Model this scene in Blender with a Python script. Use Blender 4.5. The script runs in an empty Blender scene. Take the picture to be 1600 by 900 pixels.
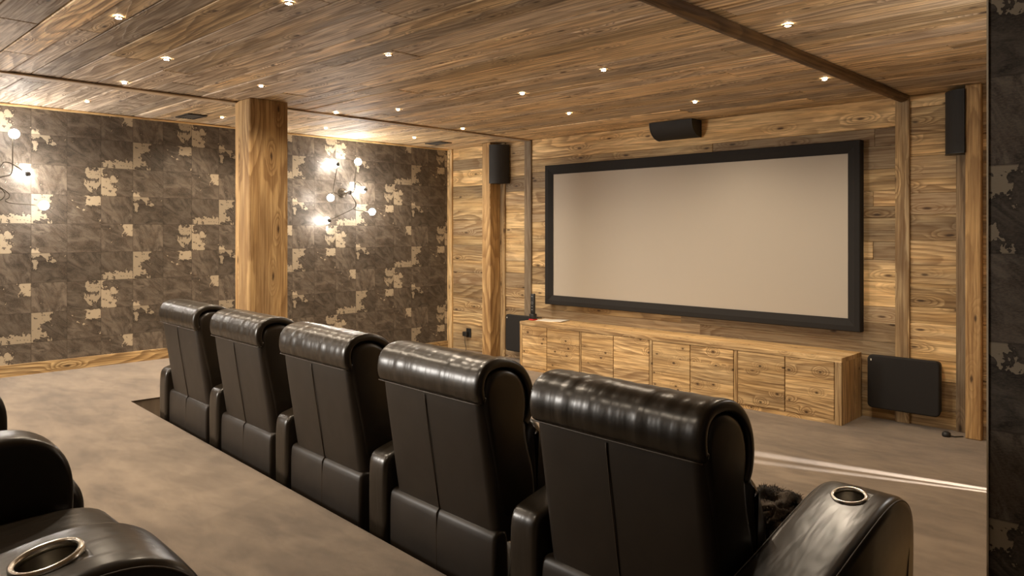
import bpy, bmesh, math, random
from math import sin, cos, pi, radians, sqrt, atan2
from mathutils import Vector, Matrix, noise as mnoise
R = random.Random(7)
C = bpy.context.scene.collection
sc = bpy.context.scene

# ------------------------------------------------------------ camera, world, exposure
EYE = 1.453           # eye height over the lower floor
cam = bpy.data.cameras.new('camera'); cam.sensor_width = 36; cam.lens = 36*1160/1600
cam.shift_y = -(450-362)/1600; cam.clip_start = .02
co = bpy.data.objects.new('camera', cam); C.objects.link(co)
co.location = (0, 0, EYE); co.rotation_euler = (pi/2, 0, radians(44.2)); sc.camera = co
w = bpy.data.worlds.new('world'); sc.world = w; w.use_nodes = True
w.node_tree.nodes['Background'].inputs[0].default_value = (0, 0, 0, 1)
sc.view_settings.view_transform = 'Standard'; sc.view_settings.look = 'None'
sc.view_settings.gamma = 1; sc.view_settings.use_curve_mapping = False
sc.view_settings.exposure = 0.98
WARM = (1.0, .83, .63); WHITE = (1.0, .95, .88)
SPOT_W = 27; GLOBE_E = 62; FILL_W = 250

LX, RX, BY, FY, TOP, PLAT = -7.08, 1.2, -3.2, 6.14, EYE+1.03, .285
NX, NY = -.49, 2.41   # corner of the near partition
ROT = -radians(2.75)  # seat rows are turned slightly from the screen wall
def row(e, n): return (.99885*e+.048*n, -.048*e+.99885*n)

# ------------------------------------------------------------ node helpers
class N:
    def __init__(s, name):
        s.m = bpy.data.materials.new(name); s.m.use_nodes = True
        s.t = s.m.node_tree; s.b = s.t.nodes['Principled BSDF']
    def n(s, typ, ins=None, **kw):
        d = s.t.nodes.new(typ)
        for k, v in kw.items(): setattr(d, k, v)
        for k, v in (ins or {}).items(): s.set(d.inputs[k], v)
        return d
    def set(s, sock, v):
        if isinstance(v, bpy.types.NodeSocket): s.t.links.new(v, sock)
        elif isinstance(v, bpy.types.Node): s.t.links.new(v.outputs[0], sock)
        else: sock.default_value = v
    def math(s, op, a, b=0.0, c=0.0, clamp=False):
        d = s.n('ShaderNodeMath', {0: a, 1: b, 2: c}, operation=op); d.use_clamp = clamp; return d.outputs[0]
    def vm(s, op, a, b): return s.n('ShaderNodeVectorMath', {0: a, 1: b}, operation=op).outputs[0]
    def mix(s, f, a, b, bt='MIX'):
        d = s.n('ShaderNodeMix', data_type='RGBA', blend_type=bt)
        s.set(d.inputs[0], f); s.set(d.inputs[6], a); s.set(d.inputs[7], b); return d.outputs[2]
    def ss(s, v, lo, hi, a=0.0, b=1.0):
        return s.n('ShaderNodeMapRange', {0: v, 1: lo, 2: hi, 3: a, 4: b}, interpolation_type='SMOOTHSTEP').outputs[0]
    def noise(s, vec, scale=1.0, detail=3.0, rough=.5, dist=0.0, dim='3D'):
        d = s.n('ShaderNodeTexNoise', {'Scale': scale, 'Detail': detail, 'Roughness': rough, 'Distortion': dist}, noise_dimensions=dim)
        s.set(d.inputs['Vector'], vec); return d.outputs[0]
    def bump(s, h, strength, dist):
        s.set(s.b.inputs['Normal'], s.n('ShaderNodeBump', {'Strength': strength, 'Distance': dist, 'Height': h}))
def rgb(r, g, b):
    f = lambda c: (c/255/12.92) if c/255 <= .04045 else ((c/255+.055)/1.055)**2.4
    return (f(r), f(g), f(b), 1)

def plain(name, col, rough=.5, metal=0.0, coat=0.0):
    k = N(name); k.set(k.b.inputs['Base Color'], col); k.b.inputs['Roughness'].default_value = rough
    k.b.inputs['Metallic'].default_value = metal; k.b.inputs['Coat Weight'].default_value = coat
    return k.m

def wood(name, light, mid, dark, grey, greyamt, spec=.3, kx=2.2, kthr=.5, val=(.62, .62), sta=.6, stn=.62):
    k = N(name)
    uv = k.n('ShaderNodeUVMap', uv_map='UVMap').outputs[0]
    at = k.n('ShaderNodeAttribute', attribute_name='tone'); sp = k.n('ShaderNodeSeparateXYZ', {0: at.outputs['Vector']})
    tone, gr, rnd = sp.outputs
    S = lambda x, y: k.vm('MULTIPLY', uv, (x, y, 1))
    u = k.n('ShaderNodeSeparateXYZ', {0: uv}).outputs
    # knots
    vo = k.n('ShaderNodeTexVoronoi', {'Scale': 1.0, 'Randomness': 1.0, 'Vector': S(kx, 7.0)}, voronoi_dimensions='2D')
    cr = k.n('ShaderNodeSeparateColor', {0: vo.outputs['Color']}).outputs[0]
    wob = k.noise(S(20, 30), 1.0, 2.0)
    kd = k.math('ADD', vo.outputs['Distance'], k.math('MULTIPLY', wob, .07))
    has = k.math('GREATER_THAN', cr, kthr)
    knot = k.math('MULTIPLY', k.ss(kd, .06, .13, 1, 0), has)
    halo = k.math('MULTIPLY', k.ss(kd, .08, .45, 1, 0), has)
    # grain lines bend around knots and drift into cathedral arches
    drift = k.noise(S(.55, 2.2), 1.0, 2.0, .45)
    g = k.math('ADD', k.math('MULTIPLY', u[1], 9.0), k.math('MULTIPLY', drift, 11.0))
    g = k.math('ADD', g, k.math('MULTIPLY', halo, 2.2))
    g = k.math('ADD', g, k.math('MULTIPLY', k.noise(S(6, 30), 1.0, 2.0), .35))
    fr = k.math('FRACT', k.math('MULTIPLY', g, 1.25))
    ring = k.math('MULTIPLY', k.ss(fr, .15, .85), k.ss(fr, .88, 1.0, 1, 0))
    streak = k.noise(S(2.2, 75), 1.0, 4.0, .62)
    broad = k.noise(S(.9, 9), 1.0, 3.0, .55)
    amt = k.ss(k.noise(S(.5, 2.0), 1.0, 1.0), .35, .65, .25, 1)
    ringc = k.math('MULTIPLY', ring, amt)
    c = k.mix(k.ss(broad, .3, .7), mid, light)
    weather = k.ss(k.math('ADD', k.noise(S(.8, 5), 1.0, 4.0, .6), k.math('MULTIPLY', gr, .5)), .55, .95)
    c = k.mix(k.math('MULTIPLY', weather, greyamt), c, grey)
    c = k.mix(k.math('MULTIPLY', k.ss(streak, .40, .68), stn), c, dark)
    mid_ = k.noise(S(1.5, 30), 1.0, 4.0, .65)
    c = k.mix(k.math('MULTIPLY', k.ss(mid_, .46, .68), stn*.85), c, dark)
    c = k.mix(k.math('MULTIPLY', ringc, .62), c, dark)
    stain = k.ss(k.noise(S(1.6, 11), 1.0, 4.0, .7), .58, .78)
    c = k.mix(k.math('MULTIPLY', stain, sta), c, dark)
    c = k.mix(k.math('MULTIPLY', halo, .18), c, dark)
    c = k.mix(k.math('MULTIPLY', knot, .85), c, rgb(48, 30, 18))
    hs = k.n('ShaderNodeHueSaturation', {'Value': k.math('MULTIPLY_ADD', tone, val[0], val[1]), 'Color': c})
    k.set(k.b.inputs['Base Color'], hs)
    k.set(k.b.inputs['Roughness'], k.math('MULTIPLY_ADD', streak, .3, .45))
    k.b.inputs['Specular IOR Level'].default_value = spec
    h = k.math('SUBTRACT', k.math('MULTIPLY', streak, .5), k.math('MULTIPLY', ring, -.4))
    k.bump(h, .5, .005)
    return k.m
W_WALL = wood('old_gold_wood', rgb(234, 204, 152), rgb(212, 174, 118), rgb(98, 68, 38), rgb(146, 130, 106), .85, val=(.7, .74), sta=.65, stn=.52)
W_CAB = wood('knotty_cabinet_wood', rgb(232, 200, 148), rgb(208, 170, 114), rgb(98, 68, 38), rgb(146, 130, 106), .55, kx=5.0, kthr=.35, val=(.5, .75))
W_CEIL = wood('weathered_ceiling_wood', rgb(240, 214, 172), rgb(216, 184, 138), rgb(90, 69, 49), rgb(190, 176, 158), 1.0, .5, kx=2.6, val=(.95, .86), sta=.75, stn=.66)
W_POST = wood('beam_wood', rgb(212, 178, 126), rgb(188, 150, 98), rgb(120, 86, 52), rgb(160, 138, 108), .35, kthr=.6)
W_LOG = wood('log_wood', rgb(150, 118, 80), rgb(124, 94, 60), rgb(72, 52, 34), rgb(104, 88, 70), .5)
W_GREY = wood('grey_trim_wood', rgb(186, 160, 124), rgb(164, 138, 104), rgb(94, 72, 50), rgb(144, 130, 110), .9)

def leather():
    k = N('black_leather')
    tc = k.n('ShaderNodeTexCoord').outputs['Object']
    wr = k.noise(k.vm('MULTIPLY', tc, (13, 3.2, 3.2)), 1.0, 3.0, .55)
    soft = k.noise(tc, 5.0, 2.0)
    h = k.math('MULTIPLY', wr, 1.0)
    h = k.math('ADD', h, k.math('MULTIPLY', soft, .5))
    k.bump(h, .3, .012)
    k.set(k.b.inputs['Base Color'], k.mix(k.noise(tc, 9.0, 3.0), rgb(26, 21, 14), rgb(40, 32, 22)))
    k.set(k.b.inputs['Roughness'], k.math('MULTIPLY_ADD', k.noise(tc, 30.0, 3.0), .07, .26))
    k.b.inputs['Specular IOR Level'].default_value = .62
    return k.m
LEATH = leather()
def soft_leather():
    k = N('matt_black_leather')
    tc = k.n('ShaderNodeTexCoord').outputs['Object']
    h = k.noise(tc, 5.0, 2.0)
    k.bump(h, .4, .01)
    k.set(k.b.inputs['Base Color'], k.mix(k.noise(tc, 9.0, 3.0), rgb(28, 22, 16), rgb(42, 33, 23)))
    k.b.inputs['Roughness'].default_value = .46
    k.b.inputs['Specular IOR Level'].default_value = .5
    return k.m
LEATH2 = soft_leather()
SEAM = plain('seam_thread', rgb(58, 47, 36), .45)

def carpet():
    k = N('brown_carpet')
    tc = k.n('ShaderNodeTexCoord').outputs['Object']
    big = k.noise(k.vm('MULTIPLY', tc, (1.3, 2.6, 1)), 1.0, 4.0, .6, .6)
    patch = k.noise(k.vm('MULTIPLY', tc, (5, 12, 1)), 1.0, 3.0, .6, .4)
    fine = k.noise(tc, 420.0, 2.0, .7)
    v = k.math('ADD', k.math('MULTIPLY', k.ss(big, .3, .7), .6), k.math('MULTIPLY', k.ss(patch, .3, .7), .4))
    c = k.mix(v, rgb(96, 84, 71), rgb(143, 127, 108))
    c = k.mix(k.ss(fine, .35, .75), c, k.mix(.5, c, rgb(92, 74, 58)))
    k.set(k.b.inputs['Base Color'], c); k.b.inputs['Roughness'].default_value = .95
    k.b.inputs['Specular IOR Level'].default_value = .1
    k.b.inputs['Sheen Weight'].default_value = .25; k.b.inputs['Sheen Roughness'].default_value = .5
    k.bump(k.math('ADD', fine, k.math('MULTIPLY', v, .6)), .5, .006)
    return k.m
CARPET = carpet()

def wallpaper():
    k = N('cowhide_patchwork_wallpaper')
    uv = k.n('ShaderNodeUVMap', uv_map='UVMap').outputs[0]       # in tiles
    cell = k.n('ShaderNodeVectorMath', {0: uv}, operation='FLOOR').outputs[0]
    fr = k.n('ShaderNodeVectorMath', {0: uv}, operation='FRACTION').outputs[0]
    cx = k.n('ShaderNodeSeparateXYZ', {0: cell}).outputs; f = k.n('ShaderNodeSeparateXYZ', {0: fr}).outputs
    idx = k.math('FLOORED_MODULO', k.math('ADD', k.math('MULTIPLY', cx[0], 2), k.math('MULTIPLY', cx[1], 3)), 12)
    idx = k.math('ROUND', idx)
    wn = k.n('ShaderNodeTexWhiteNoise', {'W': k.math('ADD', idx, 3.37)}, noise_dimensions='1D')
    r1, r2, r3 = k.n('ShaderNodeSeparateColor', {0: wn.outputs['Color']}).outputs[:3]
    off = k.n('ShaderNodeCombineXYZ', {0: k.math('MULTIPLY', idx, 7.31), 1: k.math('MULTIPLY', idx, 3.17), 2: idx}).outputs[0]
    p = k.vm('ADD', fr, off)
    # hide base: mottled, brushed sideways
    q = k.n('ShaderNodeVectorRotate', {'Vector': p, 'Angle': k.math('MULTIPLY', r2, 1.2)}, rotation_type='Z_AXIS').outputs[0]
    m1 = k.noise(k.vm('MULTIPLY', q, (1.7, 3.6, 1)), 1.0, 6.0, .66, .9)
    m2 = k.noise(k.vm('MULTIPLY', p, (2.0, 3.0, 1)), 1.0, 3.0, .6)
    fine = k.noise(k.vm('MULTIPLY', p, (26, 60, 1)), 1.0, 3.0, .7)
    base = k.mix(k.ss(m1, .34, .66), rgb(46, 41, 37), rgb(104, 95, 85))
    base = k.mix(k.ss(m2, .4, .7, 0, .45), base, rgb(72, 60, 50))
    base = k.mix(k.math('MULTIPLY', k.ss(fine, .35, .8), .3), base, rgb(150, 132, 110))
    # cream patches: big on some of the twelve tiles, none on others; broken edge
    edge = k.noise(k.vm('MULTIPLY', p, (3.0, 3.0, 1)), 1.0, 5.0, .6, .35)
    rp = k.n('ShaderNodeValToRGB', {0: k.math('DIVIDE', k.math('ADD', idx, .5), 12.0)}); cr = rp.color_ramp; cr.interpolation = 'CONSTANT'
    T = [(0, 1, .80, .9), (1, 1, .42, .5), (1, 1, .52, .6), (.5, 0, .0, .5), (0, 0, .0, .5), (1, 1, .62, .75), (0, 1, .38, .3), (0, 0, .74, .6), (0, 1, 0, .5), (0, 0, .0, .5), (1, 0, .60, .08), (1, 1, .05, .5)]
    for q, (a, b, c_, w_) in enumerate(T):
        el = cr.elements[q] if q < 2 else cr.elements.new(q/12)
        el.position = q/12; el.color = (a, b, c_, w_)
    cs = k.n('ShaderNodeSeparateColor', {0: rp.outputs[0]}).outputs
    side = k.math('ABSOLUTE', k.math('SUBTRACT', f[0], cs[0]))
    low = k.math('ABSOLUTE', k.math('SUBTRACT', f[1], cs[1]))
    dx, dy = k.math('MULTIPLY', side, k.math('MULTIPLY_ADD', rp.outputs[1], .85, .15)), k.math('MULTIPLY', low, k.math('MULTIPLY_ADD', rp.outputs[1], -.85, 1.05))
    dist = k.math('SQRT', k.math('ADD', k.math('MULTIPLY', dx, dx), k.math('MULTIPLY', dy, dy)))
    amt = k.math('MULTIPLY_ADD', cs[2], .62, -.13)
    val = k.math('SUBTRACT', k.math('ADD', k.math('MULTIPLY_ADD', edge, 1.7, -.15), amt), dist)
    cream = k.ss(val, .635, .655)
    drk = k.math('MULTIPLY', k.ss(val, .55, .63), k.math('SUBTRACT', 1.0, cream))
    base = k.mix(k.math('MULTIPLY', drk, .55), base, rgb(52, 42, 35))
    spots = k.ss(k.noise(k.vm('MULTIPLY', p, (7, 7, 1)), 1.0, 3.0, .5), .60, .63)
    cream = k.math('MULTIPLY', cream, k.math('SUBTRACT', 1.0, spots))
    c = k.mix(cream, base, k.mix(fine, rgb(160, 146, 124), rgb(174, 160, 138)))
    c = k.n('ShaderNodeHueSaturation', {'Value': k.math('MULTIPLY_ADD', r3, .6, .72), 'Color': c}).outputs[0]
    # seam between the patches
    ed = k.math('MINIMUM', k.math('MINIMUM', f[0], k.math('SUBTRACT', 1.0, f[0])), k.math('MINIMUM', f[1], k.math('SUBTRACT', 1.0, f[1])))
    c = k.mix(k.ss(ed, 0, .02, .5, 0), c, rgb(48, 40, 34))
    k.set(k.b.inputs['Base Color'], c); k.b.inputs['Roughness'].default_value = .48
    k.b.inputs['Specular IOR Level'].default_value = .4
    k.bump(k.math('ADD', m1, fine), .12, .003)
    return k.m
PAPER = wallpaper()

BLACK = plain('matt_black', rgb(30, 29, 28), .5)
GRILLE = plain('speaker_grille', rgb(40, 38, 36), .75)
FRAMEB = plain('black_velvet_frame', rgb(26, 23, 21), .85)
CHROME = plain('chrome', (.75, .72, .66, 1), .22, 1.0)
STEEL = plain('cup_steel', (.32, .30, .26, 1), .35, 1.0)
IRON = plain('dark_bronze_rod', rgb(74, 66, 56), .35, .8)
SOCK = plain('black_socket', rgb(48, 42, 36), .4)
EDGE = plain('pale_edge_strip', rgb(205, 190, 165), .5)
DARK = plain('dark_gap', rgb(22, 16, 11), .9)
PAPERW = plain('paper', rgb(225, 220, 208), .6)
REDM = plain('red_base', rgb(190, 30, 35), .4)
FLATW = plain('plaster', rgb(150, 130, 105), .9)
def screenmat():
    k = N('projection_screen')
    k.b.inputs['Base Color'].default_value = rgb(180, 171, 158); k.b.inputs['Roughness'].default_value = .65
    k.b.inputs['Specular IOR Level'].default_value = .25
    return k.m
SCREEN = screenmat()
def emit(name, col, s):
    k = N(name); k.b.inputs['Base Color'].default_value = (.8, .8, .8, 1)
    k.b.inputs['Emission Color'].default_value = (*col, 1); k.b.inputs['Emission Strength'].default_value = s
    return k.m
GLOBE = emit('lit_globe', WHITE, GLOBE_E)
LENS = emit('lit_lens', (1, .8, .52), 60)
GREEN = emit('display_white', (.8, .85, .9), .25)

# ------------------------------------------------------------ mesh helpers
class MB:
    """collects geometry with UVs in metres along the grain and a tone attribute"""
    def __init__(s): s.v = []; s.f = []; s.uv = []; s.t = []; s.sm = []
    def quad(s, pts, uvs, tone=(.5, .3, .5), smooth=False):
        b = len(s.v); s.v += [tuple(p) for p in pts]; s.f.append(tuple(range(b, b+len(pts))))
        s.uv.append(uvs); s.t.append(tone); s.sm.append(smooth)
    def plank(s, o, u, v, n, L, Wd, T, tone=None, bev=.002):
        """board: o corner, u grain direction, v across, n outward; L,Wd,T sizes"""
        o, u, v, n = map(Vector, (o, u, v, n))
        tone = tone or (R.random(), R.random(), R.random())
        a, c = R.uniform(0, 90), R.uniform(0, 90)
        b = bev
        P = lambda x, y, z: o+u*x+v*y+n*z
        Q = lambda x, y: (x+a, y+c)
        s.quad([P(b, b, T), P(L-b, b, T), P(L-b, Wd-b, T), P(b, Wd-b, T)], [Q(0, 0), Q(L, 0), Q(L, Wd), Q(0, Wd)], tone)
        for (x0, y0, x1, y1, i, j, k2, l) in ((0, 0, L, 0, b, b, L-b, b), (L, 0, L, Wd, L-b, b, L-b, Wd-b), (L, Wd, 0, Wd, L-b, Wd-b, b, Wd-b), (0, Wd, 0, 0, b, Wd-b, b, b)):
            s.quad([P(x0, y0, T-b), P(x1, y1, T-b), P(k2, l, T), P(i, j, T)], [Q(x0, y0), Q(x1, y1), Q(k2, l), Q(i, j)], tone)
            gx = (x0 != x1)
            s.quad([P(x0, y0, 0), P(x1, y1, 0), P(x1, y1, T-b), P(x0, y0, T-b)],
                   [Q(x0, y0-T if gx else y0), Q(x1, y1-T if gx else y1), Q(x1, y1), Q(x0, y0)], tone)
        s.quad([P(0, 0, 0), P(0, Wd, 0), P(L, Wd, 0), P(L, 0, 0)], [Q(0, 0), Q(0, Wd), Q(L, Wd), Q(L, 0)], tone)
    def box(s, x0, x1, y0, y1, z0, z1, grain='x', tone=None, bev=.002):
        if grain == 'x': s.plank((x0, y0, z0), (1, 0, 0), (0, 1, 0), (0, 0, 1), x1-x0, y1-y0, z1-z0, tone, bev)
        elif grain == 'y': s.plank((x1, y0, z0), (0, 1, 0), (-1, 0, 0), (0, 0, 1), y1-y0, x1-x0, z1-z0, tone, bev)
        else: s.plank((x0, y1, z0), (0, 0, 1), (1, 0, 0), (0, -1, 0), z1-z0, x1-x0, y1-y0, tone, bev)
    def build(s, name, mat, parent=None):
        me = bpy.data.meshes.new(name); me.from_pydata(s.v, [], s.f)
        me.uv_layers.new(name='UVMap'); me.attributes.new('tone', 'FLOAT_VECTOR', 'CORNER')
        ul = me.uv_layers['UVMap']; at = me.attributes['tone']
        i = 0
        for fi, f in enumerate(s.f):
            for j in range(len(f)):
                ul.data[i].uv = s.uv[fi][j]; at.data[i].vector = s.t[fi]; i += 1
        me.polygons.foreach_set('use_smooth', s.sm)
        me.materials.append(mat); me.update()
        o = bpy.data.objects.new(name, me); C.objects.link(o); o.parent = parent
        return o

def link(name, bm, mat, parent=None, smooth=True, recalc=True):
    if recalc: bmesh.ops.recalc_face_normals(bm, faces=bm.faces)
    me = bpy.data.meshes.new(name); bm.to_mesh(me); bm.free()
    if smooth: me.polygons.foreach_set('use_smooth', [True]*len(me.polygons))
    me.materials.append(mat)
    o = bpy.data.objects.new(name, me); C.objects.link(o); o.parent = parent
    return o
def tag(o, label, cat=None, group=None, kind=None):
    if label: o['label'] = label
    if cat: o['category'] = cat
    if group: o['group'] = group
    if kind: o['kind'] = kind
    return o
def thing(name, label, cat, loc=(0, 0, 0), rz=0, group=None):
    o = bpy.data.objects.new(name, None); C.objects.link(o); o.location = loc; o.rotation_euler = (0, 0, rz)
    o.empty_display_size = .1
    return tag(o, label, cat, group)
def struct(o, label=None): o['kind'] = 'structure'; return tag(o, label) if label else o
def copy_tree(o, parent=None):
    c = o.copy(); C.objects.link(c); c.parent = parent
    for ch in list(o.children): copy_tree(ch, c)
    return c
def add_box(bm, x0, x1, y0, y1, z0, z1, bev=0, seg=2):
    r = bmesh.ops.create_cube(bm, size=1, matrix=Matrix.Translation(((x0+x1)/2, (y0+y1)/2, (z0+z1)/2)) @ Matrix.Diagonal((x1-x0, y1-y0, z1-z0, 1)))
    if bev:
        es = list({e for v in r['verts'] for e in v.link_edges})
        bmesh.ops.bevel(bm, geom=es, offset=bev, segments=seg, profile=.5, affect='EDGES')
def boxobj(name, mat, parent, *a, bev=0, smooth=False):
    bm = bmesh.new(); add_box(bm, *a, bev=bev); return link(name, bm, mat, parent, smooth)
def add_tube(bm, pts, r, seg=8, cap=True):
    pts = [Vector(p) for p in pts]; rings = []; up = None
    for i, p in enumerate(pts):
        t = (pts[min(i+1, len(pts)-1)]-pts[max(i-1, 0)]).normalized()
        if up is None:
            up = Vector((0, 0, 1)) if abs(t.z) < .9 else Vector((1, 0, 0))
        a = t.cross(up).normalized(); up = a.cross(t).normalized()
        rr = r[i] if isinstance(r, (list, tuple)) else r
        rings.append([bm.verts.new(p+(a*cos(2*pi*k/seg)+up*sin(2*pi*k/seg))*rr) for k in range(seg)])
    for A, B in zip(rings, rings[1:]):
        for k in range(seg): bm.faces.new((A[k], A[(k+1) % seg], B[(k+1) % seg], B[k]))
    if cap: bm.faces.new(rings[0][::-1]); bm.faces.new(rings[-1])
def add_lathe(bm, prof, seg=32, M=Matrix(), cap=False):
    rings = [[bm.verts.new(M @ Vector((r*cos(2*pi*k/seg), r*sin(2*pi*k/seg), z))) for k in range(seg)] for r, z in prof]
    for A, B in zip(rings, rings[1:]):
        for k in range(seg): bm.faces.new((A[k], A[(k+1) % seg], B[(k+1) % seg], B[k]))
    if cap: bm.faces.new(rings[0][::-1]); bm.faces.new(rings[-1])
def smooth_loop(p, it=2):
    for _ in range(it):
        q = []
        for i in range(len(p)):
            a, b = p[i], p[(i+1) % len(p)]
            q += [(a[0]*.75+b[0]*.25, a[1]*.75+b[1]*.25), (a[0]*.25+b[0]*.75, a[1]*.25+b[1]*.75)]
        p = q
    return p
def smooth_open(p, it=2):
    for _ in range(it):
        q = [p[0]]
        for a, b in zip(p, p[1:]):
            q += [tuple(x*.75+y*.25 for x, y in zip(a, b)), tuple(x*.25+y*.75 for x, y in zip(a, b))]
        p = q+[p[-1]]
    return p
def inset(p, d):
    n = len(p); out = []
    A = sum(p[i][0]*p[(i+1) % n][1]-p[(i+1) % n][0]*p[i][1] for i in range(n))
    sg = 1 if A > 0 else -1
    for i in range(n):
        a, b, c = p[i-1], p[i], p[(i+1) % n]
        tx, ty = c[0]-a[0], c[1]-a[1]; L = math.hypot(tx, ty) or 1
        out.append((b[0]-sg*ty/L*d, b[1]+sg*tx/L*d))
    return out
def pillow(bm, prof, x0, x1, r, nx=6, seg=5, bulge=0, wob=None):
    """side profile (y,z) swept across x, its rims rounded with radius r"""
    st = []
    for i in range(seg+1):
        a = pi/2*i/seg; st.append((x0+r-r*cos(a), r-r*sin(a)))
    for i in range(1, nx): st.append((x0+r+(x1-x0-2*r)*i/nx, 0))
    for i in range(seg+1):
        a = pi/2*(1-i/seg); st.append((x1-r+r*cos(a), r-r*sin(a)))
    rings = []
    for x, d in st:
        t = (x-x0)/(x1-x0)*2-1
        dd = d-bulge*(1-t*t)
        q = inset(prof, dd)
        if wob: q = [wob(x, y, z) for y, z in q]
        rings.append([bm.verts.new((x, y, z)) for y, z in q])
    n = len(prof)
    for A, B in zip(rings, rings[1:]):
        for k in range(n): bm.faces.new((A[k], A[(k+1) % n], B[(k+1) % n], B[k]))
    bm.faces.new(rings[0]); bm.faces.new(rings[-1][::-1])

def band(bm, path, th, x0, x1, r, nx=30, seg=4, wob=None):
    """leather strap of thickness th following the open (y,z) path, swept across x"""
    n = len(path); nr = []
    for i in range(n):
        a, b = path[max(i-1, 0)], path[min(i+1, n-1)]
        tx, ty = b[0]-a[0], b[1]-a[1]; L = math.hypot(tx, ty) or 1
        nr.append((ty/L, -tx/L))          # towards the inside of an arch drawn rear -> top -> front
    st = [(x0+r-r*cos(pi/2*i/seg), r-r*sin(pi/2*i/seg)) for i in range(seg+1)]
    st += [(x0+r+(x1-x0-2*r)*i/nx, 0) for i in range(1, nx)]
    st += [(x1-r+r*cos(pi/2*(1-i/seg)), r-r*sin(pi/2*(1-i/seg))) for i in range(seg+1)]
    R_ = []
    for x, d in st:
        out = [(p[0]+q[0]*d, p[1]+q[1]*d) for p, q in zip(path, nr)]
        inn = [(p[0]+q[0]*(th-d*.5), p[1]+q[1]*(th-d*.5)) for p, q in zip(path, nr)]
        if wob: out = [wob(x, y, z) for y, z in out]
        R_.append(([bm.verts.new((x, y, z)) for y, z in out], [bm.verts.new((x, y, z)) for y, z in inn]))
    for (A, a), (B, b) in zip(R_, R_[1:]):
        for k in range(n-1):
            bm.faces.new((A[k], A[k+1], B[k+1], B[k])); bm.faces.new((a[k+1], a[k], b[k], b[k+1]))
        bm.faces.new((A[0], B[0], b[0], a[0])); bm.faces.new((A[-1], a[-1], b[-1], B[-1]))
    for A, a in (R_[0], R_[-1]):
        for k in range(n-1): bm.faces.new((A[k], a[k], a[k+1], A[k+1]))

# ------------------------------------------------------------ room shell
def wall_quad(mb, a, b, z0, z1, ou=0, oz=0, TU=.262, TV=.245):
    """flat wallpapered face from a to b (xy), uv in tiles"""
    L = math.dist(a, b)
    mb.quad([(a[0], a[1], z0), (b[0], b[1], z0), (b[0], b[1], z1), (a[0], a[1], z1)],
            [((ou)/TU, (z0-oz)/TV), ((ou+L)/TU, (z0-oz)/TV), ((ou+L)/TU, (z1-oz)/TV), (ou/TU, (z1-oz)/TV)])
OZ = EYE+.067
def paper_box(name, x0, x1, y0, y1, z0=-.1, z1=None, oz=OZ, o0=0):
    z1 = z1 or TOP+.05
    mb = MB(); k = [(x0, y0), (x1, y0), (x1, y1), (x0, y1)]
    for i in range(4):
        a, b = k[i], k[(i+1) % 4]
        ou = o0 if i % 2 == 0 else ((a[1]-1.617) if i == 1 else -(a[1]-1.617))
        wall_quad(mb, a, b, z0, z1, ou, oz)
    mb.quad([(x0, y0, z1), (x1, y0, z1), (x1, y1, z1), (x0, y1, z1)], [(0, 0)]*4)
    mb.quad([(x0, y1, z0), (x1, y1, z0), (x1, y0, z0), (x0, y0, z0)], [(0, 0)]*4)
    return struct(mb.build(name, PAPER))
paper_box('wall_left', LX-.12, LX, BY-.12, FY+.2)
paper_box('wall_back', LX, RX, BY-.12, BY)
paper_box('wall_right', RX, RX+.12, BY, NY+.14)
paper_box('wall_partition', NX, RX, NY, NY+.12, oz=EYE-.061, o0=.09)
# right wall of the front half, boarded, with the door opening on to the corridor
DY0, DY1 = 4.975, 5.80
mb = MB()
for a, b, z0, z1 in ((NY+.12, DY0, 0, TOP), (DY1, FY, 0, TOP), (DY0, DY1, 2.05, TOP)):
    z = z0
    while z < z1-.01:
        h = min(R.uniform(.12, .2), z1-z)
        mb.plank((NX, b, z), (0, -1, 0), (0, 0, 1), (-1, 0, 0), b-a, h, .015); z += h
    mb.box(NX+.001, NX+.1, a, b, z0, z1+.03, 'x')
struct(mb.build('wall_front_right', W_WALL))
d = boxobj('door_1', W_GREY, None, NX+.02, NX+.04, DY0+.027, DY1-.001, .005, 2.045); struct(d)
bm = bmesh.new(); add_tube(bm, [(NX+.03, 5.1, 1.0), (NX-.05, 5.1, 1.0), (NX-.05, 5.22, 1.0)], .009); link('door_handle', bm, CHROME, d)

# screen wall: backing plus boards in three bays
def boards(mb, x0, x1, y, z0, z1, hmin, hmax, tmin=0, tmax=1, th=.018, joint=99):
    z = z0
    while z < z1-.004:
        h = R.uniform(hmin, hmax)
        if z+h > z1-.05: h = z1-z
        x = x0
        while x < x1-.001:
            L = min(x1-x, R.uniform(joint*.6, joint*1.3)) if joint < 50 else x1-x
            if x1-x-L < .15: L = x1-x
            mb.plank((x, y, z), (1, 0, 0), (0, 0, 1), (0, -1, 0), L-.0015, h-.002, th+R.uniform(-.003, .003), (R.uniform(tmin, tmax), R.random(), R.random()))
            x += L
        z += h
mb = MB()
mb.box(LX, NX+.1, FY+.021, FY+.1, -.1, TOP+.05, 'x')
YB = FY+.018
boards(mb, LX, -6.285, YB, 0, TOP, .10, .2)
boards(mb, -6.16, -5.758, YB, 0, TOP, .10, .2)
boards(mb, -5.758, -1.86, YB, 0, 2.26, .09, .2, joint=2.2)
mb.plank((-5.758, YB, 2.26), (1, 0, 0), (0, 0, 1), (0, -1, 0), 3.898, TOP-2.26, .018, (.75, .1, .3))
boards(mb, -1.86, -1.35, YB, 0, TOP, .09, .22)
struct(mb.build('wall_front', W_WALL))
def trim(name, x0, x1, y0, y1, z0, z1, grain, mat, tone=None, label=None):
    m = MB(); m.box(x0, x1, y0, y1, z0, z1, grain, tone, .004); return struct(m.build(name, mat), label)
trim('trim_1', LX+.001, LX+.085, FY-.03, FY-.001, 0, TOP, 'z', W_WALL, (.6, .2, .5))
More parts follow.
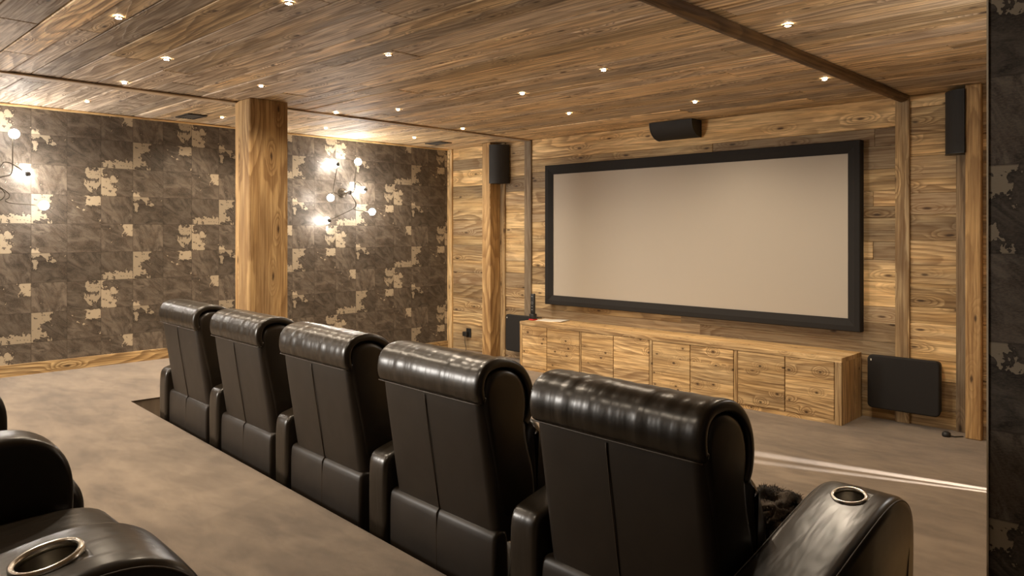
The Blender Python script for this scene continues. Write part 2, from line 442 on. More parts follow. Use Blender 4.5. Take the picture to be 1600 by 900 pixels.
trim('trim_2', -5.758, -5.655, FY-.022, FY-.001, 0, TOP, 'z', W_GREY, (.35, .9, .5))
trim('trim_3', -1.86, -1.76, FY-.022, FY-.001, 0, TOP, 'z', W_WALL, (.35, .5, .5))
trim('trim_4', -1.449, -1.3545, FY-.022, FY-.001, 0, TOP, 'z', W_GREY, (.3, .5, .5))
trim('trim_5', -6.146, -6.07, FY-.022, FY-.001, 0, TOP, 'z', W_WALL, (.35, .5, .5))
mb = MB(); boards(mb, -1.2565, NX-.016, FY-.115, 0, TOP, .07, .16, .4, .9)
mb.box(-1.2565, NX-.016, FY-.1149, FY-.001, 0, TOP, 'x')
struct(mb.build('trim_6', W_WALL))
trim('trim_7', NX-.004, NX-.0005, NY-.004, NY+.12, 0, TOP, 'z', EDGE, label='thin pale metal strip along the free edge of the papered partition')

# wooden posts
def post(name, x0, x1, y0, y1, z0, z1, label, tone=(.62, .15, .5), cat='post'):
    m = MB(); m.box(x0, x1, y0, y1, z0, z1, 'z', tone, .006)
    return tag(m.build(name, W_POST), label, cat)
m = MB()
xs = (-5.690, -5.606, -5.418)
m.box(xs[0], xs[1]-.003, 2.695, 3.0, PLAT, TOP, 'z', (.72, .1, .3), .006)
m.box(xs[1], xs[2]-.0, 2.68, 3.0, PLAT, TOP, 'z', (.35, .3, .3), .008)  # shade of the pillar's right face put into this darker wood tone
tag(m.build('timber_pillar', W_POST), 'thick square timber pillar rising from the carpet behind the leather seats to the ceiling', 'pillar')
post('timber_post', -6.285, -6.148, 5.96, FY-.001, 0, TOP, 'slim honey coloured timber post between the plug socket and the long cabinet')
post('timber_post', -1.354, -1.257, 5.96, FY-.001, 0, TOP, 'slim knotty timber post at the far right of the screen wall')

# ceiling boards, slab, beams
mb = MB()
y = BY
while y < FY-.02:
    h = R.uniform(.11, .24)
    if y+h > FY-.1: h = FY-y
    x = LX-R.uniform(0, 2)
    while x < RX:
        L = R.uniform(1.8, 4.5); a, b = max(x, LX), min(x+L, RX)
        if b-a > .05:
            mb.plank((a, y+h, TOP+.03), (1, 0, 0), (0, -1, 0), (0, 0, -1), b-a-.003, h-.006, .03+R.uniform(-.006, .0), (R.uniform(.0, 1), min(1, R.random()*.75+(.45 if (a+b)/2 < -2.8 and y < 2.6 else 0)), R.random()), .004)
        x += L
    y += h
mb.box(LX-.1, RX+.1, BY-.1, FY+.1, TOP+.031, TOP+.12, 'x')
struct(mb.build('ceiling', W_CEIL))
trim('trim_8', -5.755, -5.66, BY, FY-.03, TOP-.012, TOP, 'y', W_CEIL, (.45, .6, .5))
trim('trim_9', LX+.001, LX+.03, BY, FY-.03, TOP-.016, TOP, 'y', W_WALL, (.9, .1, .5))
# half round log under the right-hand side of the ceiling
bm = bmesh.new(); prev = None; NS = 120; K = 14
uvl = None; mb = MB(); rows = []
for i in range(NS+1):
    yy = BY+(FY-.03-BY)*i/NS
    c = -1.808+.006*mnoise.noise((yy*1.3, 0, 0)); ww = .05+.006*mnoise.noise((yy*3, 5, 0))
    rows.append([(c+ww*cos(pi*k/K)*(1+.08*mnoise.noise((yy*6, k*.8, 1))), yy, TOP-.001-(.045+.005*mnoise.noise((yy*4, k*.6, 9)))*sin(pi*k/K)) for k in range(K+1)])
for i in range(NS):
    for k in range(K):
        A, B = rows[i], rows[i+1]
        uvs = [((A[k][1]), k*.011), ((B[k][1]), k*.011), ((B[k+1][1]), (k+1)*.011), ((A[k+1][1]), (k+1)*.011)]
        mb.quad([A[k], B[k], B[k+1], A[k+1]], uvs, (.12, .3, .5), True)
lg = mb.build('ceiling_log', W_LOG)
bm = bmesh.new(); bm.from_mesh(lg.data); bmesh.ops.remove_doubles(bm, verts=bm.verts, dist=1e-5); bm.to_mesh(lg.data); bm.free()
tag(lg, 'rough half-round log running along the ceiling boards at upper right', 'beam')

# floors: lower floor, raised platform with the sunk seat bay
boxo = boxobj('floor', CARPET, None, LX-.1, RX+.1, BY-.1, FY+.1, -.08, 0); struct(boxo)
p0 = row(-5.543, 1.56); p1 = (RX, row(1.15, 1.56)[1]); p2 = (p0[0]+.048*1.23, 3.06)
poly = [(LX, BY), (RX, BY), p1, p0, p2, (LX, 3.06)]
bm = bmesh.new()
lo = [bm.verts.new((x, y, .001)) for x, y in poly]; hi = [bm.verts.new((x, y, PLAT)) for x, y in poly]
bm.faces.new(hi); bm.faces.new(lo[::-1])
for i in range(len(poly)):
    j = (i+1) % len(poly); bm.faces.new((lo[i], lo[j], hi[j], hi[i]))
es = [e for e in bm.edges if all(v in hi for v in e.verts) and not all(abs(v.co.x-LX) < .01 or abs(v.co.y-BY) < .01 or abs(v.co.x-RX) < .01 for v in e.verts)]
bmesh.ops.bevel(bm, geom=es, offset=.012, segments=3, profile=.5, affect='EDGES')
pl = link('floor_platform', bm, CARPET, None, False); struct(pl, 'raised carpeted platform behind the front row of seats')
mb = MB(); mb.box(LX+.0005, LX+.02, BY, 3.06, PLAT, PLAT+.094, 'y', (.1, .2, .5), .003); struct(mb.build('baseboard_left', W_WALL))
mb = MB(); mb.box(LX+.0005, LX+.02, 3.062, FY-.03, 0, .09, 'y', (.1, .2, .5), .003); struct(mb.build('baseboard_left_front', W_WALL))

# ------------------------------------------------------------ projection screen
sx0, sx1, sz0, sz1, sy, fw = -5.396, -2.096, EYE-.789, EYE+.7205, 6.06, .1
s_ = thing('projection_screen', 'very wide blank projection screen in a black frame on the boarded wall', 'screen', ((sx0+sx1)/2, sy, sz0))
ox, oy, oz_ = s_.location
bm = bmesh.new()
O = [(sx0-ox, sz0-oz_), (sx1-ox, sz0-oz_), (sx1-ox, sz1-oz_), (sx0-ox, sz1-oz_)]
def off(d): return [(O[0][0]+d, O[0][1]+d), (O[1][0]-d, O[1][1]+d), (O[2][0]-d, O[2][1]-d), (O[3][0]+d, O[3][1]-d)]
rg = []
for d_, yy in ((0, .078), (0, .006), (.006, 0), (fw*.45, 0), (fw, .022), (fw, .034)):
    rg.append([bm.verts.new((x, yy, z)) for x, z in off(d_)])
for A, B in zip(rg, rg[1:]):
    for k in range(4): bm.faces.new((A[k], A[(k+1) % 4], B[(k+1) % 4], B[k]))
A, B = rg[-1], rg[0]
for k in range(4): bm.faces.new((A[k], A[(k+1) % 4], B[(k+1) % 4], B[k]))
link('frame', bm, FRAMEB, s_, False)
q = off(fw-.002)
boxobj('screen_fabric', SCREEN, s_, q[0][0], q[1][0], .030, .036, q[0][1], q[2][1])

# ------------------------------------------------------------ low cabinet
CX0, CX1, CY, CH = -5.429, -2.104, 5.70, .505
cb = thing('media_cabinet', 'long low cabinet of reclaimed knotty boards below the screen', 'cabinet', (CX0, CY, 0))
LW = CX1-CX0; DP = FY-.026-CY
mb = MB(); mb.box(.03, LW-.03, .03, DP, .03, CH-.035, 'x', (.0, .5, .5)); mb.build('carcass', DARK, cb)
mb = MB(); y = 0
for wd in (.14, .15, DP-.29): mb.box(0, LW, y, y+wd-.001, CH-.034, CH, 'x', (R.uniform(.6, 1), R.uniform(0, .5), .5)); y += wd
mb.build('top_board', W_CAB, cb)
mb = MB(); mb.box(0, .034, 0, DP, 0, CH-.0345, 'z', (.6, .2, .5)); mb.build('side_panel', W_CAB, cb)
mb = MB(); y = 0
mb.box(LW-.05, LW, -.004, .03, 0, CH-.0345, 'z', (.5, .6, .5))
for wd in (.13, .14, DP-.30): mb.box(LW-.034, LW, y+.031, y+.03+wd, 0, CH-.0345, 'z', (R.uniform(.2, .6), R.uniform(0, .5), .5)); y += wd
mb.build('side_panel', W_CAB, cb)
mb = MB(); mb.box(.035, LW-.051, .004, .03, 0, .032, 'x', (.8, .1, .5)); mb.build('bottom_rail', W_CAB, cb)
for a, b in ((-4.620, -4.596), (-3.808, -3.772), (-2.979, -2.942)):
    mb = MB(); mb.box(a-CX0+.002, b-CX0-.002, .002, .03, .033, CH-.035, 'z', (.3, .5, .5)); mb.build('divider', W_CAB, cb)
for a, b in ((-5.393, -5.049), (-5.047, -4.620), (-4.596, -4.209), (-4.207, -3.808), (-3.772, -3.388), (-3.386, -2.979), (-2.942, -2.542), (-2.540, -2.158)):
    mb = MB(); z = .034; T = CH-.038; bt = R.uniform(.35, .95)
    for fr_ in (.32, .36, .32):
        mb.plank((a-CX0+.003, .026, z), (1, 0, 0), (0, 0, 1), (0, -1, 0), b-a-.006, (T-.034)*fr_-.0008, .026, (max(0, min(1, bt+R.uniform(-.2, .2))), R.uniform(0, .5), .5), .001)
        z += (T-.034)*fr_
    mb.build('door', W_CAB, cb)

# items on the cabinet
ph = thing('cordless_phone', 'slim black upright handset on a red base at the left end of the cabinet', 'phone', (-5.385, 5.86, CH))
bm = bmesh.new(); add_box(bm, -.034, .034, -.034, .034, 0, .014, bev=.005); link('base', bm, REDM, ph)
bm = bmesh.new(); add_box(bm, -.032, .032, -.028, .028, .014, .07, bev=.006); link('cradle', bm, BLACK, ph)
bm = bmesh.new(); add_box(bm, -.026, .026, -.014, .014, .07, .285, bev=.007); link('handset', bm, BLACK, ph)
BG = plain('button_grey', rgb(150, 150, 150), .4)
for z in (.25, .14, .11): boxobj('button', BG, ph, -.008, .008, -.0155, -.0135, z, z+.007)
bm = bmesh.new(); add_tube(bm, [(.013*cos(t*pi/6), -.0145, .185+.013*sin(t*pi/6)) for t in range(13)], .0016, 6, False)
link('ring_button', bm, BG, ph)
def sheet(label, x, y, z, w_, d_, rz, th=.004):
    t = bpy.data.meshes.new('paper_leaflet'); bm = bmesh.new(); nx, ny = 10, 6
    top = [[bm.verts.new(((i/nx-.5)*w_, (j/ny-.5)*d_, th+.006*(i/nx)**3+.002*sin(i*.9+j*.4))) for j in range(ny+1)] for i in range(nx+1)]
    bot = [[bm.verts.new((v.co.x, v.co.y, max(0, v.co.z-th))) for v in r_] for r_ in top]
    for i in range(nx):
        for j in range(ny):
            bm.faces.new((top[i][j], top[i+1][j], top[i+1][j+1], top[i][j+1])); bm.faces.new((bot[i][j], bot[i][j+1], bot[i+1][j+1], bot[i+1][j]))
    for i in range(nx):
        bm.faces.new((top[i][0], bot[i][0], bot[i+1][0], top[i+1][0])); bm.faces.new((top[i][ny], top[i+1][ny], bot[i+1][ny], bot[i][ny]))
    for j in range(ny):
        bm.faces.new((top[0][j], top[0][j+1], bot[0][j+1], bot[0][j])); bm.faces.new((top[nx][j], bot[nx][j], bot[nx][j+1], top[nx][j+1]))
    o = link('paper_leaflet', bm, PAPERW); o.location = (x, y, z); o.rotation_euler = (0, 0, rz)
    return tag(o, label, 'paper')
sheet('white leaflets lying on top of the cabinet near its left end', -5.20, 5.97, CH, .30, .21, .25)

# ------------------------------------------------------------ speakers
def quarter(bm, r1, r2, L, n=14):
    """quarter-round prism: flat sides on x=0 and y=0, curve bulging to +x,-y; along z"""
    pts = [(0, 0)]+[(r1*sin(pi/2*i/n)**.9 if i else 0, -r2*cos(pi/2*i/n)) for i in range(n+1)]
    pts[-1] = (r1, 0)
    a = [bm.verts.new((x, y, 0)) for x, y in pts]; b = [bm.verts.new((x, y, L)) for x, y in pts]
    bm.faces.new(a[::-1]); bm.faces.new(b); k = len(pts)
    for i in range(k): bm.faces.new((a[i], a[(i+1) % k], b[(i+1) % k], b[i]))
def corner_speaker(label, loc, M, L=.44):
    t = thing('wall_speaker', label, 'speaker', loc)
    for nm, s0, z0, z1, mat in (('cabinet', .93, .006, L-.006, BLACK), ('end_cap', 1, 0, .006, BLACK), ('end_cap', 1, L-.006, L, BLACK)):
        bm = bmesh.new(); quarter(bm, .158*s0, .178*s0, z1-z0); bmesh.ops.translate(bm, vec=(0, 0, z0), verts=bm.verts)
        bmesh.ops.transform(bm, matrix=M, verts=bm.verts); link(nm, bm, mat, t, False)
    bm = bmesh.new(); n = 16                                  # curved grille shell
    P = [(.158*(sin(pi/2*i/n)**.9 if i else 0), -.178*cos(pi/2*i/n)) for i in range(n+1)]; P[-1] = (.158, 0)
    cols = []
    for x, y in P: cols.append([bm.verts.new((x*f_, y*f_, z)) for f_, z in ((.985, .0062), (.985, L-.0062), (.95, L-.0062), (.95, .0062))])
    for a, b in zip(cols, cols[1:]):
        for k in range(4): bm.faces.new((a[k], b[k], b[(k+1) % 4], a[(k+1) % 4]))
    bm.faces.new(cols[0]); bm.faces.new(cols[-1][::-1])
    bmesh.ops.transform(bm, matrix=M, verts=bm.verts); o = link('grille', bm, GRILLE, t, False)
    return t
YW = FY-.023
corner_speaker('black curved speaker high on the wall beside the left timber post', (-6.147, YW, EYE+.555), Matrix(), .445)
corner_speaker('black curved speaker high on the wall beside the right timber post', (-1.355, YW, EYE+.555), Matrix.Diagonal((-1, 1, 1, 1)), .45)
Mc = Matrix(((0, 0, 1, 0), (0, 1, 0, 0), (-1, 0, 0, 0), (0, 0, 0, 1)))
corner_speaker('black curved centre speaker lying against the ceiling above the screen', (-3.98, FY-.004, TOP-.002), Mc, .455)

def sub(label, x0, x1, z0, z1):
    t = thing('wall_subwoofer', label, 'speaker', ((x0+x1)/2, FY-.023, z0))
    w2 = (x1-x0)/2; h = z1-z0
    def rr(bm, x, z0_, z1_, y0, y1, r, bev):
        pts = []
        for cx, cz, a0 in ((x-r, z1_-r, 0), (-x+r, z1_-r, 90), (-x+r, z0_+r, 180), (x-r, z0_+r, 270)):
            for i in range(7): a = radians(a0+15*i); pts.append((cx+r*cos(a), cz+r*sin(a)))
        vs = [bm.verts.new((a, y0, b)) for a, b in pts]; f = bm.faces.new(vs)
        e = bmesh.ops.extrude_face_region(bm, geom=[f]); vv = [g for g in e['geom'] if isinstance(g, bmesh.types.BMVert)]
        bmesh.ops.translate(bm, vec=(0, y1-y0, 0), verts=vv)
        ed = [q for q in bm.edges if all(abs(v.co.y-min(y0, y1)) < 1e-5 for v in q.verts)]
        if bev: bmesh.ops.bevel(bm, geom=ed, offset=bev, segments=3, profile=.5, affect='EDGES')
    bm = bmesh.new(); rr(bm, w2-.01, .01, h-.01, -.075, 0, .03, 0); link('cabinet', bm, BLACK, t, False)
    bm = bmesh.new(); rr(bm, w2, 0, h, -.1, -.07, .035, .012); link('front_cover', bm, FRAMEB, t, False)
    bm = bmesh.new(); add_box(bm, -w2+.025, -w2+.033, -.102, -.0995, h-.045, h-.03); link('badge', bm, PAPERW, t, False)
    return t
sub('flat black rounded wall subwoofer right of the cabinet', -2.03, -1.53, EYE-1.352, EYE-.945)
sub('flat black rounded wall subwoofer half hidden at the left end of the cabinet', -5.96, -5.46, EYE-1.352, EYE-.938)

# plug socket and cord
so = thing('plug_socket', 'black wall socket with a plug and hanging cord, left of the slim timber post', 'socket', (-6.70, FY-.003, EYE-1.24))
boxobj('cover_plate', BLACK, so, -.04, .04, -.012, 0, -.05, .06, bev=.003)
pg = boxobj('plug', BLACK, so, -.06, .01, -.06, -.0125, -.035, .02, bev=.008)
bm = bmesh.new(); add_tube(bm, smooth_open([(-.03, -.045, -.034), (-.025, -.05, -.10), (-.01, -.04, -.17), (0, -.05, -.205), (.05, -.12, -.2085), (.16, -.2, -.2085), (.22, -.36, -.2085)]), .0035)
link('cord', bm, BLACK, so)
bm = bmesh.new(); add_lathe(bm, [(.0, 0), (.026, 0), (.03, .01), (.026, .028), (.012, .036), (0, .036)], 20)
add_tube(bm, [(.0, 0, .012), (.05, .01, .006), (.09, .06, .006)], .004)
o = link('cable_plug', bm, BLACK); o.location = (-1.462, 5.925, 0); tag(o, 'small black plug lying on the carpet below the right-hand speaker', 'plug')

# ceiling vents
def vent(label, x, y):
    t = thing('ceiling_vent', label, 'vent', (x, y, TOP), group=None)
    bm = bmesh.new(); a, b = .14, .085
    for q in ((-a, a, -b, -b+.018), (-a, a, b-.018, b), (-a, -a+.018, -b+.018, b-.018), (a-.018, a, -b+.018, b-.018)): add_box(bm, q[0], q[1], q[2], q[3], -.008, 0)
    link('frame', bm, BLACK, t, False)
    bm = bmesh.new()
    for i in range(6): add_box(bm, -a+.018, a-.018, -.06+i*.0215, -.06+i*.0215+.009, -.007, -.001)
    link('slats', bm, plain('vent_grey', rgb(90, 84, 76), .5), t, False)
    return t
vent('dark ceiling vent left of the timber pillar', -6.66, 2.75)
vent('dark ceiling vent near the corner of the papered wall and the boarded wall', -6.62, 5.58)

# ------------------------------------------------------------ ceiling spotlights
def spot():
    t = thing('ceiling_spotlight', '', 'spotlight', (0, 0, TOP), group='small round spotlights in the ceiling boards')
    bm = bmesh.new(); add_lathe(bm, [(.015, 0), (.026, 0), (.026, -.003), (.024, -.005), (.016, -.005), (.015, 0)], 24); link('trim_ring', bm, plain('brass_ring', (.5, .36, .2, 1), .35, 1.0), t)
    bm = bmesh.new(); add_lathe(bm, [(.0145, -.0005), (.0145, -.004), (.009, -.0065), (.001, -.0075)], 20, cap=True); link('lens', bm, LENS, t)
    l = bpy.data.lights.new('spot_beam', 'SPOT'); l.energy = SPOT_W; l.color = WARM; l.spot_size = radians(150); l.spot_blend = 1; l.shadow_soft_size = .03
    lo_ = bpy.data.objects.new('beam', l); C.objects.link(lo_); lo_.parent = t; lo_.location = (0, 0, -.045)
    return t
SP = [(-3.047, 1.693, 'at the top edge of the picture, left of centre'), (-3.522, 2.592, 'above and right of the timber pillar, alone'),
      (-4.923, 2.522, 'just above the head of the timber pillar'), (-5.049, 3.815, 'just above the ceiling strip, further right of the pillar'),
      (-5.57, 3.544, 'touching the ceiling strip close right of the pillar'), (-6.468, 3.998, 'above the right-hand wall lamp'),
      (-6.435, 5.08, 'just left of the far ceiling vent'), (-5.527, 4.977, 'beside the ceiling strip near the screen wall corner'),
      (-3.802, 4.019, 'in the middle of the ceiling, left of a brighter one'), (-4.147, 4.976, 'nearest the top left corner of the screen'),
      (-2.875, 3.792, 'in mid ceiling, above and left of the centre speaker'), (-3.063, 5.231, 'directly above the centre speaker'),
      (-1.594, 3.61, 'right of the ceiling log, the brightest one'), (-1.98, 5.062, 'beside the ceiling log, above the top right screen corner'),
      (-3.842, 1.239, 'in the grey boards at the top left'), (-5.496, 1.809, 'just above the thin ceiling strip at the left'),
      (-6.487, 1.862, 'between ceiling strip and papered wall near the left wall lamp'), (-4.562, 1.736, 'in the grey boards, up and left of the pillar head'),
      (-6.522, 2.968, 'between the pillar and the near ceiling vent')]
s0 = spot()
for i, (x, y, d_) in enumerate(SP):
    t = s0 if i == 0 else copy_tree(s0)
    t.location = (x, y, TOP-.001); t['label'] = 'small lit ceiling spotlight '+d_
for x, y in ((-2.4, .2), (-4.2, .2), (-5.9, .2), (-2.6, -1.6), (-4.6, -1.6), (-6.4, -1.2)):   # unseen spot beams added behind the viewer for ambient light
    l = bpy.data.lights.new('spot_beam', 'SPOT'); l.energy = SPOT_W; l.color = WARM; l.spot_size = radians(150); l.spot_blend = 1; l.shadow_soft_size = .03
    o = bpy.data.objects.new('beam', l); C.objects.link(o); o.location = (x, y, TOP-.05)

# ------------------------------------------------------------ wall lamps (branching rods with globes)
WX = LX+.0
def sconce(label, yc, zc, arms, plate=True):
    t = thing('branching_wall_lamp', label, 'wall lamp', (LX+.001, yc, zc))
    bm = bmesh.new(); add_lathe(bm, [(0, 0), (.055, 0), (.055, .014), (.05, .02), (0, .02)], 28, Matrix.Rotation(pi/2, 4, 'Y')); link('wall_plate', bm, IRON, t)
    bm = bmesh.new(); bmesh.ops.create_uvsphere(bm, u_segments=20, v_segments=12, radius=.024, matrix=Matrix.Translation((.15, 0, 0)))
    add_tube(bm, [(.02, 0, 0), (.15, 0, 0)], .006); link('hub', bm, SOCK, t)
    for pts, kind in arms:
        P = [Vector((p[2] if len(p) > 2 else .15, p[0]-yc, p[1]-(zc-EYE))) for p in pts]
        bm = bmesh.new(); add_tube(bm, smooth_open([tuple(p) for p in P], 2) if len(P) > 2 else P, .0045); link('rod', bm, IRON, t)
        e = P[-1]; s = -1 if kind == 'back' else 1
        bm = bmesh.new(); bmesh.ops.create_uvsphere(bm, u_segments=20, v_segments=12, radius=.023 if kind == 'back' else .02, matrix=Matrix.Translation(e)); k = link('socket', bm, SOCK, t)
        bm = bmesh.new(); bmesh.ops.create_uvsphere(bm, u_segments=24, v_segments=14, radius=.037, matrix=Matrix.Translation(e+Vector((s*.05, 0, 0)))); link('globe', bm, GLOBE, t)
    return t
H2 = (4.584, .429)
arms2 = [([H2, (4.50, .41), (4.38, .400), (4.375, .47), (4.432, .727)], 'back'),
         ([H2, (4.645, .44), (4.657, .579), (4.784, .469)], 'back'),
         ([H2, (4.64, .43), (4.65, .60), (4.655, .765)], 'front'),
         ([H2, (4.45, .41), (4.36, .43), (4.31, .36)], 'front'),
         ([H2, (4.683, .29), (4.62, .244), (4.325, .121)], 'back'),
         ([H2, (4.68, .29), (4.60, .243), (4.84, .222)], 'front')]
sconce('branching wall lamp with six glowing globes right of the timber pillar', H2[0], EYE+H2[1], arms2)
H1 = (1.30, .40)
arms1 = [([H1, (1.373, .50), (1.41, .570), (1.561, .462)], 'back'),
         ([H1, (1.40, .435), (1.458, .45), (1.456, .60), (1.456, .77)], 'front'),
         ([H1, (1.468, .285), (1.37, .23), (1.66, .212)], 'front'),
         ([H1, (1.44, .29), (1.30, .2), (1.05, .10)], 'back'),
         ([H1, (1.18, .38), (1.10, .72)], 'back'),
         ([H1, (1.15, .37), (1.0, .36)], 'front')]
sconce('branching rod wall lamp with glowing globes cut by the left edge of the picture', H1[0], EYE+H1[1], arms1)
for x, y, e_ in ((LX+.55, -1.98, 1), (-.62, 3.7, .02)):     # unseen fill lights added to brighten the room, behind the viewer and at right
    l = bpy.data.lights.new('lamp', 'POINT'); l.energy = FILL_W*e_; l.color = WHITE; l.shadow_soft_size = .14 if e_ < .5 else .5
    o = bpy.data.objects.new('lamp', l); C.objects.link(o); o.location = (x, y, EYE+.35)
# corridor light that slips through the edge of the door
for yy, e_ in ((5.053, 240), (5.083, 180)):
    l = bpy.data.lights.new('corridor_lamp', 'SPOT'); l.energy = e_; l.color = (1, .93, .87); l.shadow_soft_size = .005; l.spot_size = radians(64); l.spot_blend = .3
    o = bpy.data.objects.new('corridor_lamp', l); C.objects.link(o); o.location = (NX+.3, yy, .8)
    o.rotation_euler = (Vector((-1.1, 4.80, 0))-o.location).to_track_quat('-Z', 'Y').to_euler()

# ------------------------------------------------------------ leather recliners
def rear_y(z):     # rear line of the backrest
    T = [(.40, .045), (.46, .035), (.60, .012), (.75, -.012), (.88, -.030)]
    for (a, b), (c, d) in zip(T, T[1:]):
        if z <= c: return b+(d-b)*(z-a)/(c-a)
    return T[-1][1]
BACKP = [(.05, .40), (.033, .46), (.012, .60), (-.012, .75), (-.030, .87), (-.034, .93), (-.012, .98), (.045, 1.0), (.11, .99), (.16, .94),
         (.185, .88), (.175, .80), (.19, .72), (.235, .64), (.255, .55), (.26, .40)]
ROLL_O = [(-.028, .888), (-.044, .897), (-.053, .94), (-.044, .988), (-.012, 1.022), (.05, 1.034), (.115, 1.022), (.17, .985), (.203, .93), (.212, .87), (.20, .815), (.18, .79)]
ROLL_I = [(.165, .80), (.178, .86), (.172, .92), (.145, .965), (.10, .99), (.05, 1.0), (.0, .99), (-.024, .96), (-.030, .93), (-.026, .90)]
def wobble(x, y, z):
    w_ = .0032*mnoise.noise((x*30, y*2, z*2))+.002*mnoise.noise((x*9, y*3, z*3+7))
    cy, cz = .07, .9; dx, dz = y-cy, z-cz; L = math.hypot(dx, dz) or 1
    return (y+dx/L*w_, z+dz/L*w_)
ARMP = [(.005, .05), (.0, .30), (.0, .52), (.012, .575), (.06, .592), (.2, .626), (.36, .670), (.50, .705), (.58, .714), (.64, .704), (.69, .672), (.716, .615), (.718, .54), (.71, .40), (.69, .05), (.35, .05)]
def seam_tube(bm, pts, r=.0028): add_tube(bm, pts, r, 6)
def arm_top(x, off_=.0):
    return [(x, y, z+off_) for y, z in smooth_open(ARMP[2:14], 2)]
def make_arm(parent, x0, x1, end=False):
    bm = bmesh.new(); pillow(bm, smooth_loop(ARMP, 2), x0, x1, .026 if end else .017, 5, 5, .002)
    o = link('armrest', bm, LEATH, parent)
    if end:
        yc, zc, sl = .52, .706, radians(11)
        Mx = Matrix.Translation(((x0+x1)/2, yc, zc)) @ Matrix.Rotation(sl, 4, 'X')
        bm = bmesh.new(); bmesh.ops.create_cone(bm, segments=40, radius1=.041, radius2=.041, depth=.2, cap_ends=True, matrix=Mx @ Matrix.Translation((0, 0, .02)))
        cut = link('cutter', bm, LEATH)
        md = o.modifiers.new('b', 'BOOLEAN'); md.object = cut; md.operation = 'DIFFERENCE'; md.solver = 'EXACT'
        bpy.context.view_layer.update()
        me = bpy.data.meshes.new_from_object(o.evaluated_get(bpy.context.evaluated_depsgraph_get()))
        o.modifiers.clear(); o.data = me; bpy.data.objects.remove(cut)
        bm = bmesh.new(); add_lathe(bm, [(.0405, .006), (.0405, -.07), (.001, -.072)], 40, Mx); bmesh.ops.reverse_faces(bm, faces=bm.faces); cup = link('cup_holder', bm, STEEL, parent, recalc=False)
        bm = bmesh.new(); add_lathe(bm, [(.0385, .002), (.039, .0065), (.043, .009), (.047, .0075), (.0485, .003), (.0485, -.004), (.0385, -.004), (.0385, .002)], 48, Mx); tag(link('cup_ring', bm, CHROME, cup), 'bright metal ring')
        bm = bmesh.new()                                   # stitched lines on the outer side
        xo = x1+.0005
        seam_tube(bm, smooth_open([(xo, .02, .20), (xo, .2, .30), (xo, .4, .405), (xo, .55, .44), (xo, .64, .455)]))
        seam_tube(bm, smooth_open([(xo, .60, .06), (xo, .63, .3), (xo, .64, .455), (xo-.004, .675, .60), (xo-.012, .66, .675)]))
        link('side_seams', bm, SEAM, o)
    bm = bmesh.new()
    for x in (x0+.007, x1-.007):
        pr = inset(smooth_loop(ARMP, 2), .0085)
        pr = [p for p in pr if p[1] > .45]
        pr = [p for p in pr]
        pr.sort(key=lambda p: atan2(p[1]-.45, p[0]-.36), reverse=True)
        seam_tube(bm, [(x, y, z) for y, z in pr], .0026)
    link('piping', bm, SEAM, o)
    return o
def make_recliner(label, both):
    t = thing('leather_recliner', label, 'seat')
    bm = bmesh.new(); pillow(bm, smooth_loop(BACKP, 2), -.281, .30, .032, 8, 7, .004)
    b = link('backrest', bm, LEATH2, t)
    bm = bmesh.new()
    seam_tube(bm, [(0.0, rear_y(.42+.46*i/20)-.0072-.001*0, .42+.46*i/20) for i in range(21)], .002)
    link('centre_seam', bm, SEAM, b)
    bm = bmesh.new(); band(bm, smooth_open(ROLL_O, 2), .03, -.288, .308, .012, 44, 4, wobble)
    hr = link('headrest_roll', bm, LEATH, t)
    bm = bmesh.new(); seam_tube(bm, [(-.284+.588*i/20, -.042-.003*cos((i-10)/10*pi/2), .891) for i in range(21)], .0024)
    link('roll_seam', bm, SEAM, hr)
    E_ = [(.03, .60), (.0, .74), (-.026, .88), (-.026, .94), (.0, .985), (.05, 1.004), (.105, .997), (.155, .965), (.18, .915), (.186, .86), (.178, .80), (.19, .72), (.225, .62), (.23, .50), (.14, .47), (.045, .50)]
    bm = bmesh.new(); pillow(bm, smooth_loop(E_, 2), -.284, .304, .03, 8, 8, .0); link('headrest_cushion', bm, LEATH, t)
    # lumbar cushion standing proud at the front
    L = [(.17, .50), (.165, .62), (.17, .74), (.195, .80), (.235, .80), (.275, .75), (.305, .66), (.31, .58), (.30, .50), (.24, .48)]
    bm = bmesh.new(); pillow(bm, smooth_loop(L, 2), -.285, .303, .05, 8, 6, .01); link('lumbar_cushion', bm, LEATH, t)
    # rear lower panel with its centre seam
    P = [(.02, .06), (.018, .25), (.018, .43), (.03, .458), (.06, .462), (.09, .45), (.09, .06)]
    bm = bmesh.new(); pillow(bm, smooth_loop(P, 2), -.306, .306, .014, 6, 4, .004); pn = link('rear_panel', bm, LEATH2, t)
    bm = bmesh.new(); seam_tube(bm, [(0, .0155, .07+.375*i/10) for i in range(11)]+[(0, .028, .462), (0, .05, .466)], .003); link('panel_seam', bm, SEAM, pn)
    # seat
    S = [(.22, .36), (.22, .50), (.30, .522), (.45, .535), (.62, .545), (.72, .543), (.775, .52), (.795, .46), (.785, .40), (.74, .37)]
    bm = bmesh.new(); pillow(bm, smooth_loop(S, 2), -.298, .298, .03, 8, 6, .008); link('seat_cushion', bm, LEATH, t)
    Fp = [(.70, .09), (.70, .36), (.72, .385), (.76, .385), (.78, .35), (.785, .2), (.775, .1), (.75, .08)]
    bm = bmesh.new(); pillow(bm, smooth_loop(Fp, 2), -.296, .296, .02, 6, 4, .005); link('footrest', bm, LEATH, t)
    bm = bmesh.new(); add_box(bm, -.40, .30, .07, .67, 0, .06, bev=.006); link('base', bm, BLACK, t, False)
    make_arm(t, -.43, -.312)
    if both: make_arm(t, .312, .53, True)
    return t
GF = 'row of black leather recliners sunk in front of the platform'
single = make_recliner('x', False); endc = make_recliner('x', True)
cen = [-1.30-.826*i for i in range(5)]
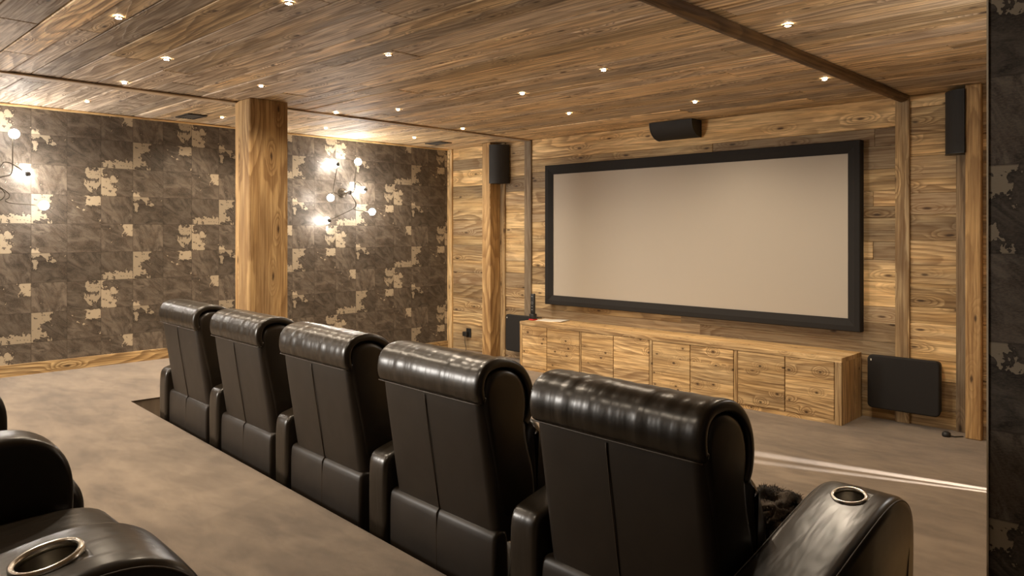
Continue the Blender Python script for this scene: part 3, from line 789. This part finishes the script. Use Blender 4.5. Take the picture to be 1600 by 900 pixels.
lab = ['nearest black leather recliner of the front row, its wide right arm with cup holder',
       'black leather recliner second from the near end of the front row',
       'black leather recliner in the middle of the front row of five',
       'black leather recliner second from the far end of the front row',
       'black leather recliner at the far left end of the front row, beside the pit corner']
for i, e in enumerate(cen):
    t = endc if i == 0 else (single if i == 1 else copy_tree(single))
    x, y = row(e, 1.60); t.location = (x, y, .0); t.rotation_euler = (0, 0, ROT); t['label'] = lab[i]; t['group'] = GF
GB = 'black leather recliners of the rear row on the platform'
for i, e in enumerate((-1.63, -2.456)):
    t = copy_tree(endc if i == 0 else single)
    x, y = row(e, -.285); t.location = (x, y, PLAT); t.rotation_euler = (0, 0, ROT); t['group'] = GB
    t['label'] = ('black leather rear-row recliner at bottom left, near arm with a ringed cup holder', 'black leather rear-row recliner beyond the bottom-left one with the cup holder')[i]

# fur throw on the near seat of the front row
bm = bmesh.new(); bmesh.ops.create_icosphere(bm, subdivisions=5, radius=1)
bumps = [((0, 0, 0), (.12, .13, .075))]
for v in bm.verts:
    d = v.co.normalized(); r_ = 1.05+.25*mnoise.noise(d*2.1)-.28*max(0, 1-abs(mnoise.noise(d*2.6+Vector((3, 1, 2))))*6)+.05*mnoise.noise(d*14)
    v.co = Vector((d.x*.095*r_, d.y*.115*r_, d.z*.08*r_))
    if v.co.z < -.06: v.co.z = -.06
bm.normal_update()
rv = random.Random(3)
for v in list(bm.verts):
    if v.co.z < -.055: continue
    for _ in range(2):
        n = (v.normal+Vector((rv.uniform(-.7, .7), rv.uniform(-.7, .7), rv.uniform(-.7, .3)))).normalized()
        s = Vector((rv.uniform(-1, 1), rv.uniform(-1, 1), rv.uniform(-1, 1))).normalized()*.0012
        p = v.co+Vector((rv.uniform(-.004, .004),)*3)
        bm.faces.new([bm.verts.new(p-s), bm.verts.new(p+s), bm.verts.new(p+n*.008)])
k = N('grey_fur'); tc = k.n('ShaderNodeTexCoord').outputs['Object']
k.set(k.b.inputs['Base Color'], k.mix(k.ss(k.noise(tc, 16.0, 4.0), .35, .65), rgb(48, 42, 36), rgb(128, 116, 102))); k.b.inputs['Roughness'].default_value = .9
o = link('fur_throw', bm, k.m, None, True, False)
fx, fy = row(-1.085, 2.065); o.location = (fx, fy, .607); o.rotation_euler = (0, 0, ROT)
tag(o, 'crumpled grey fur throw on the seat of the nearest front recliner', 'throw')
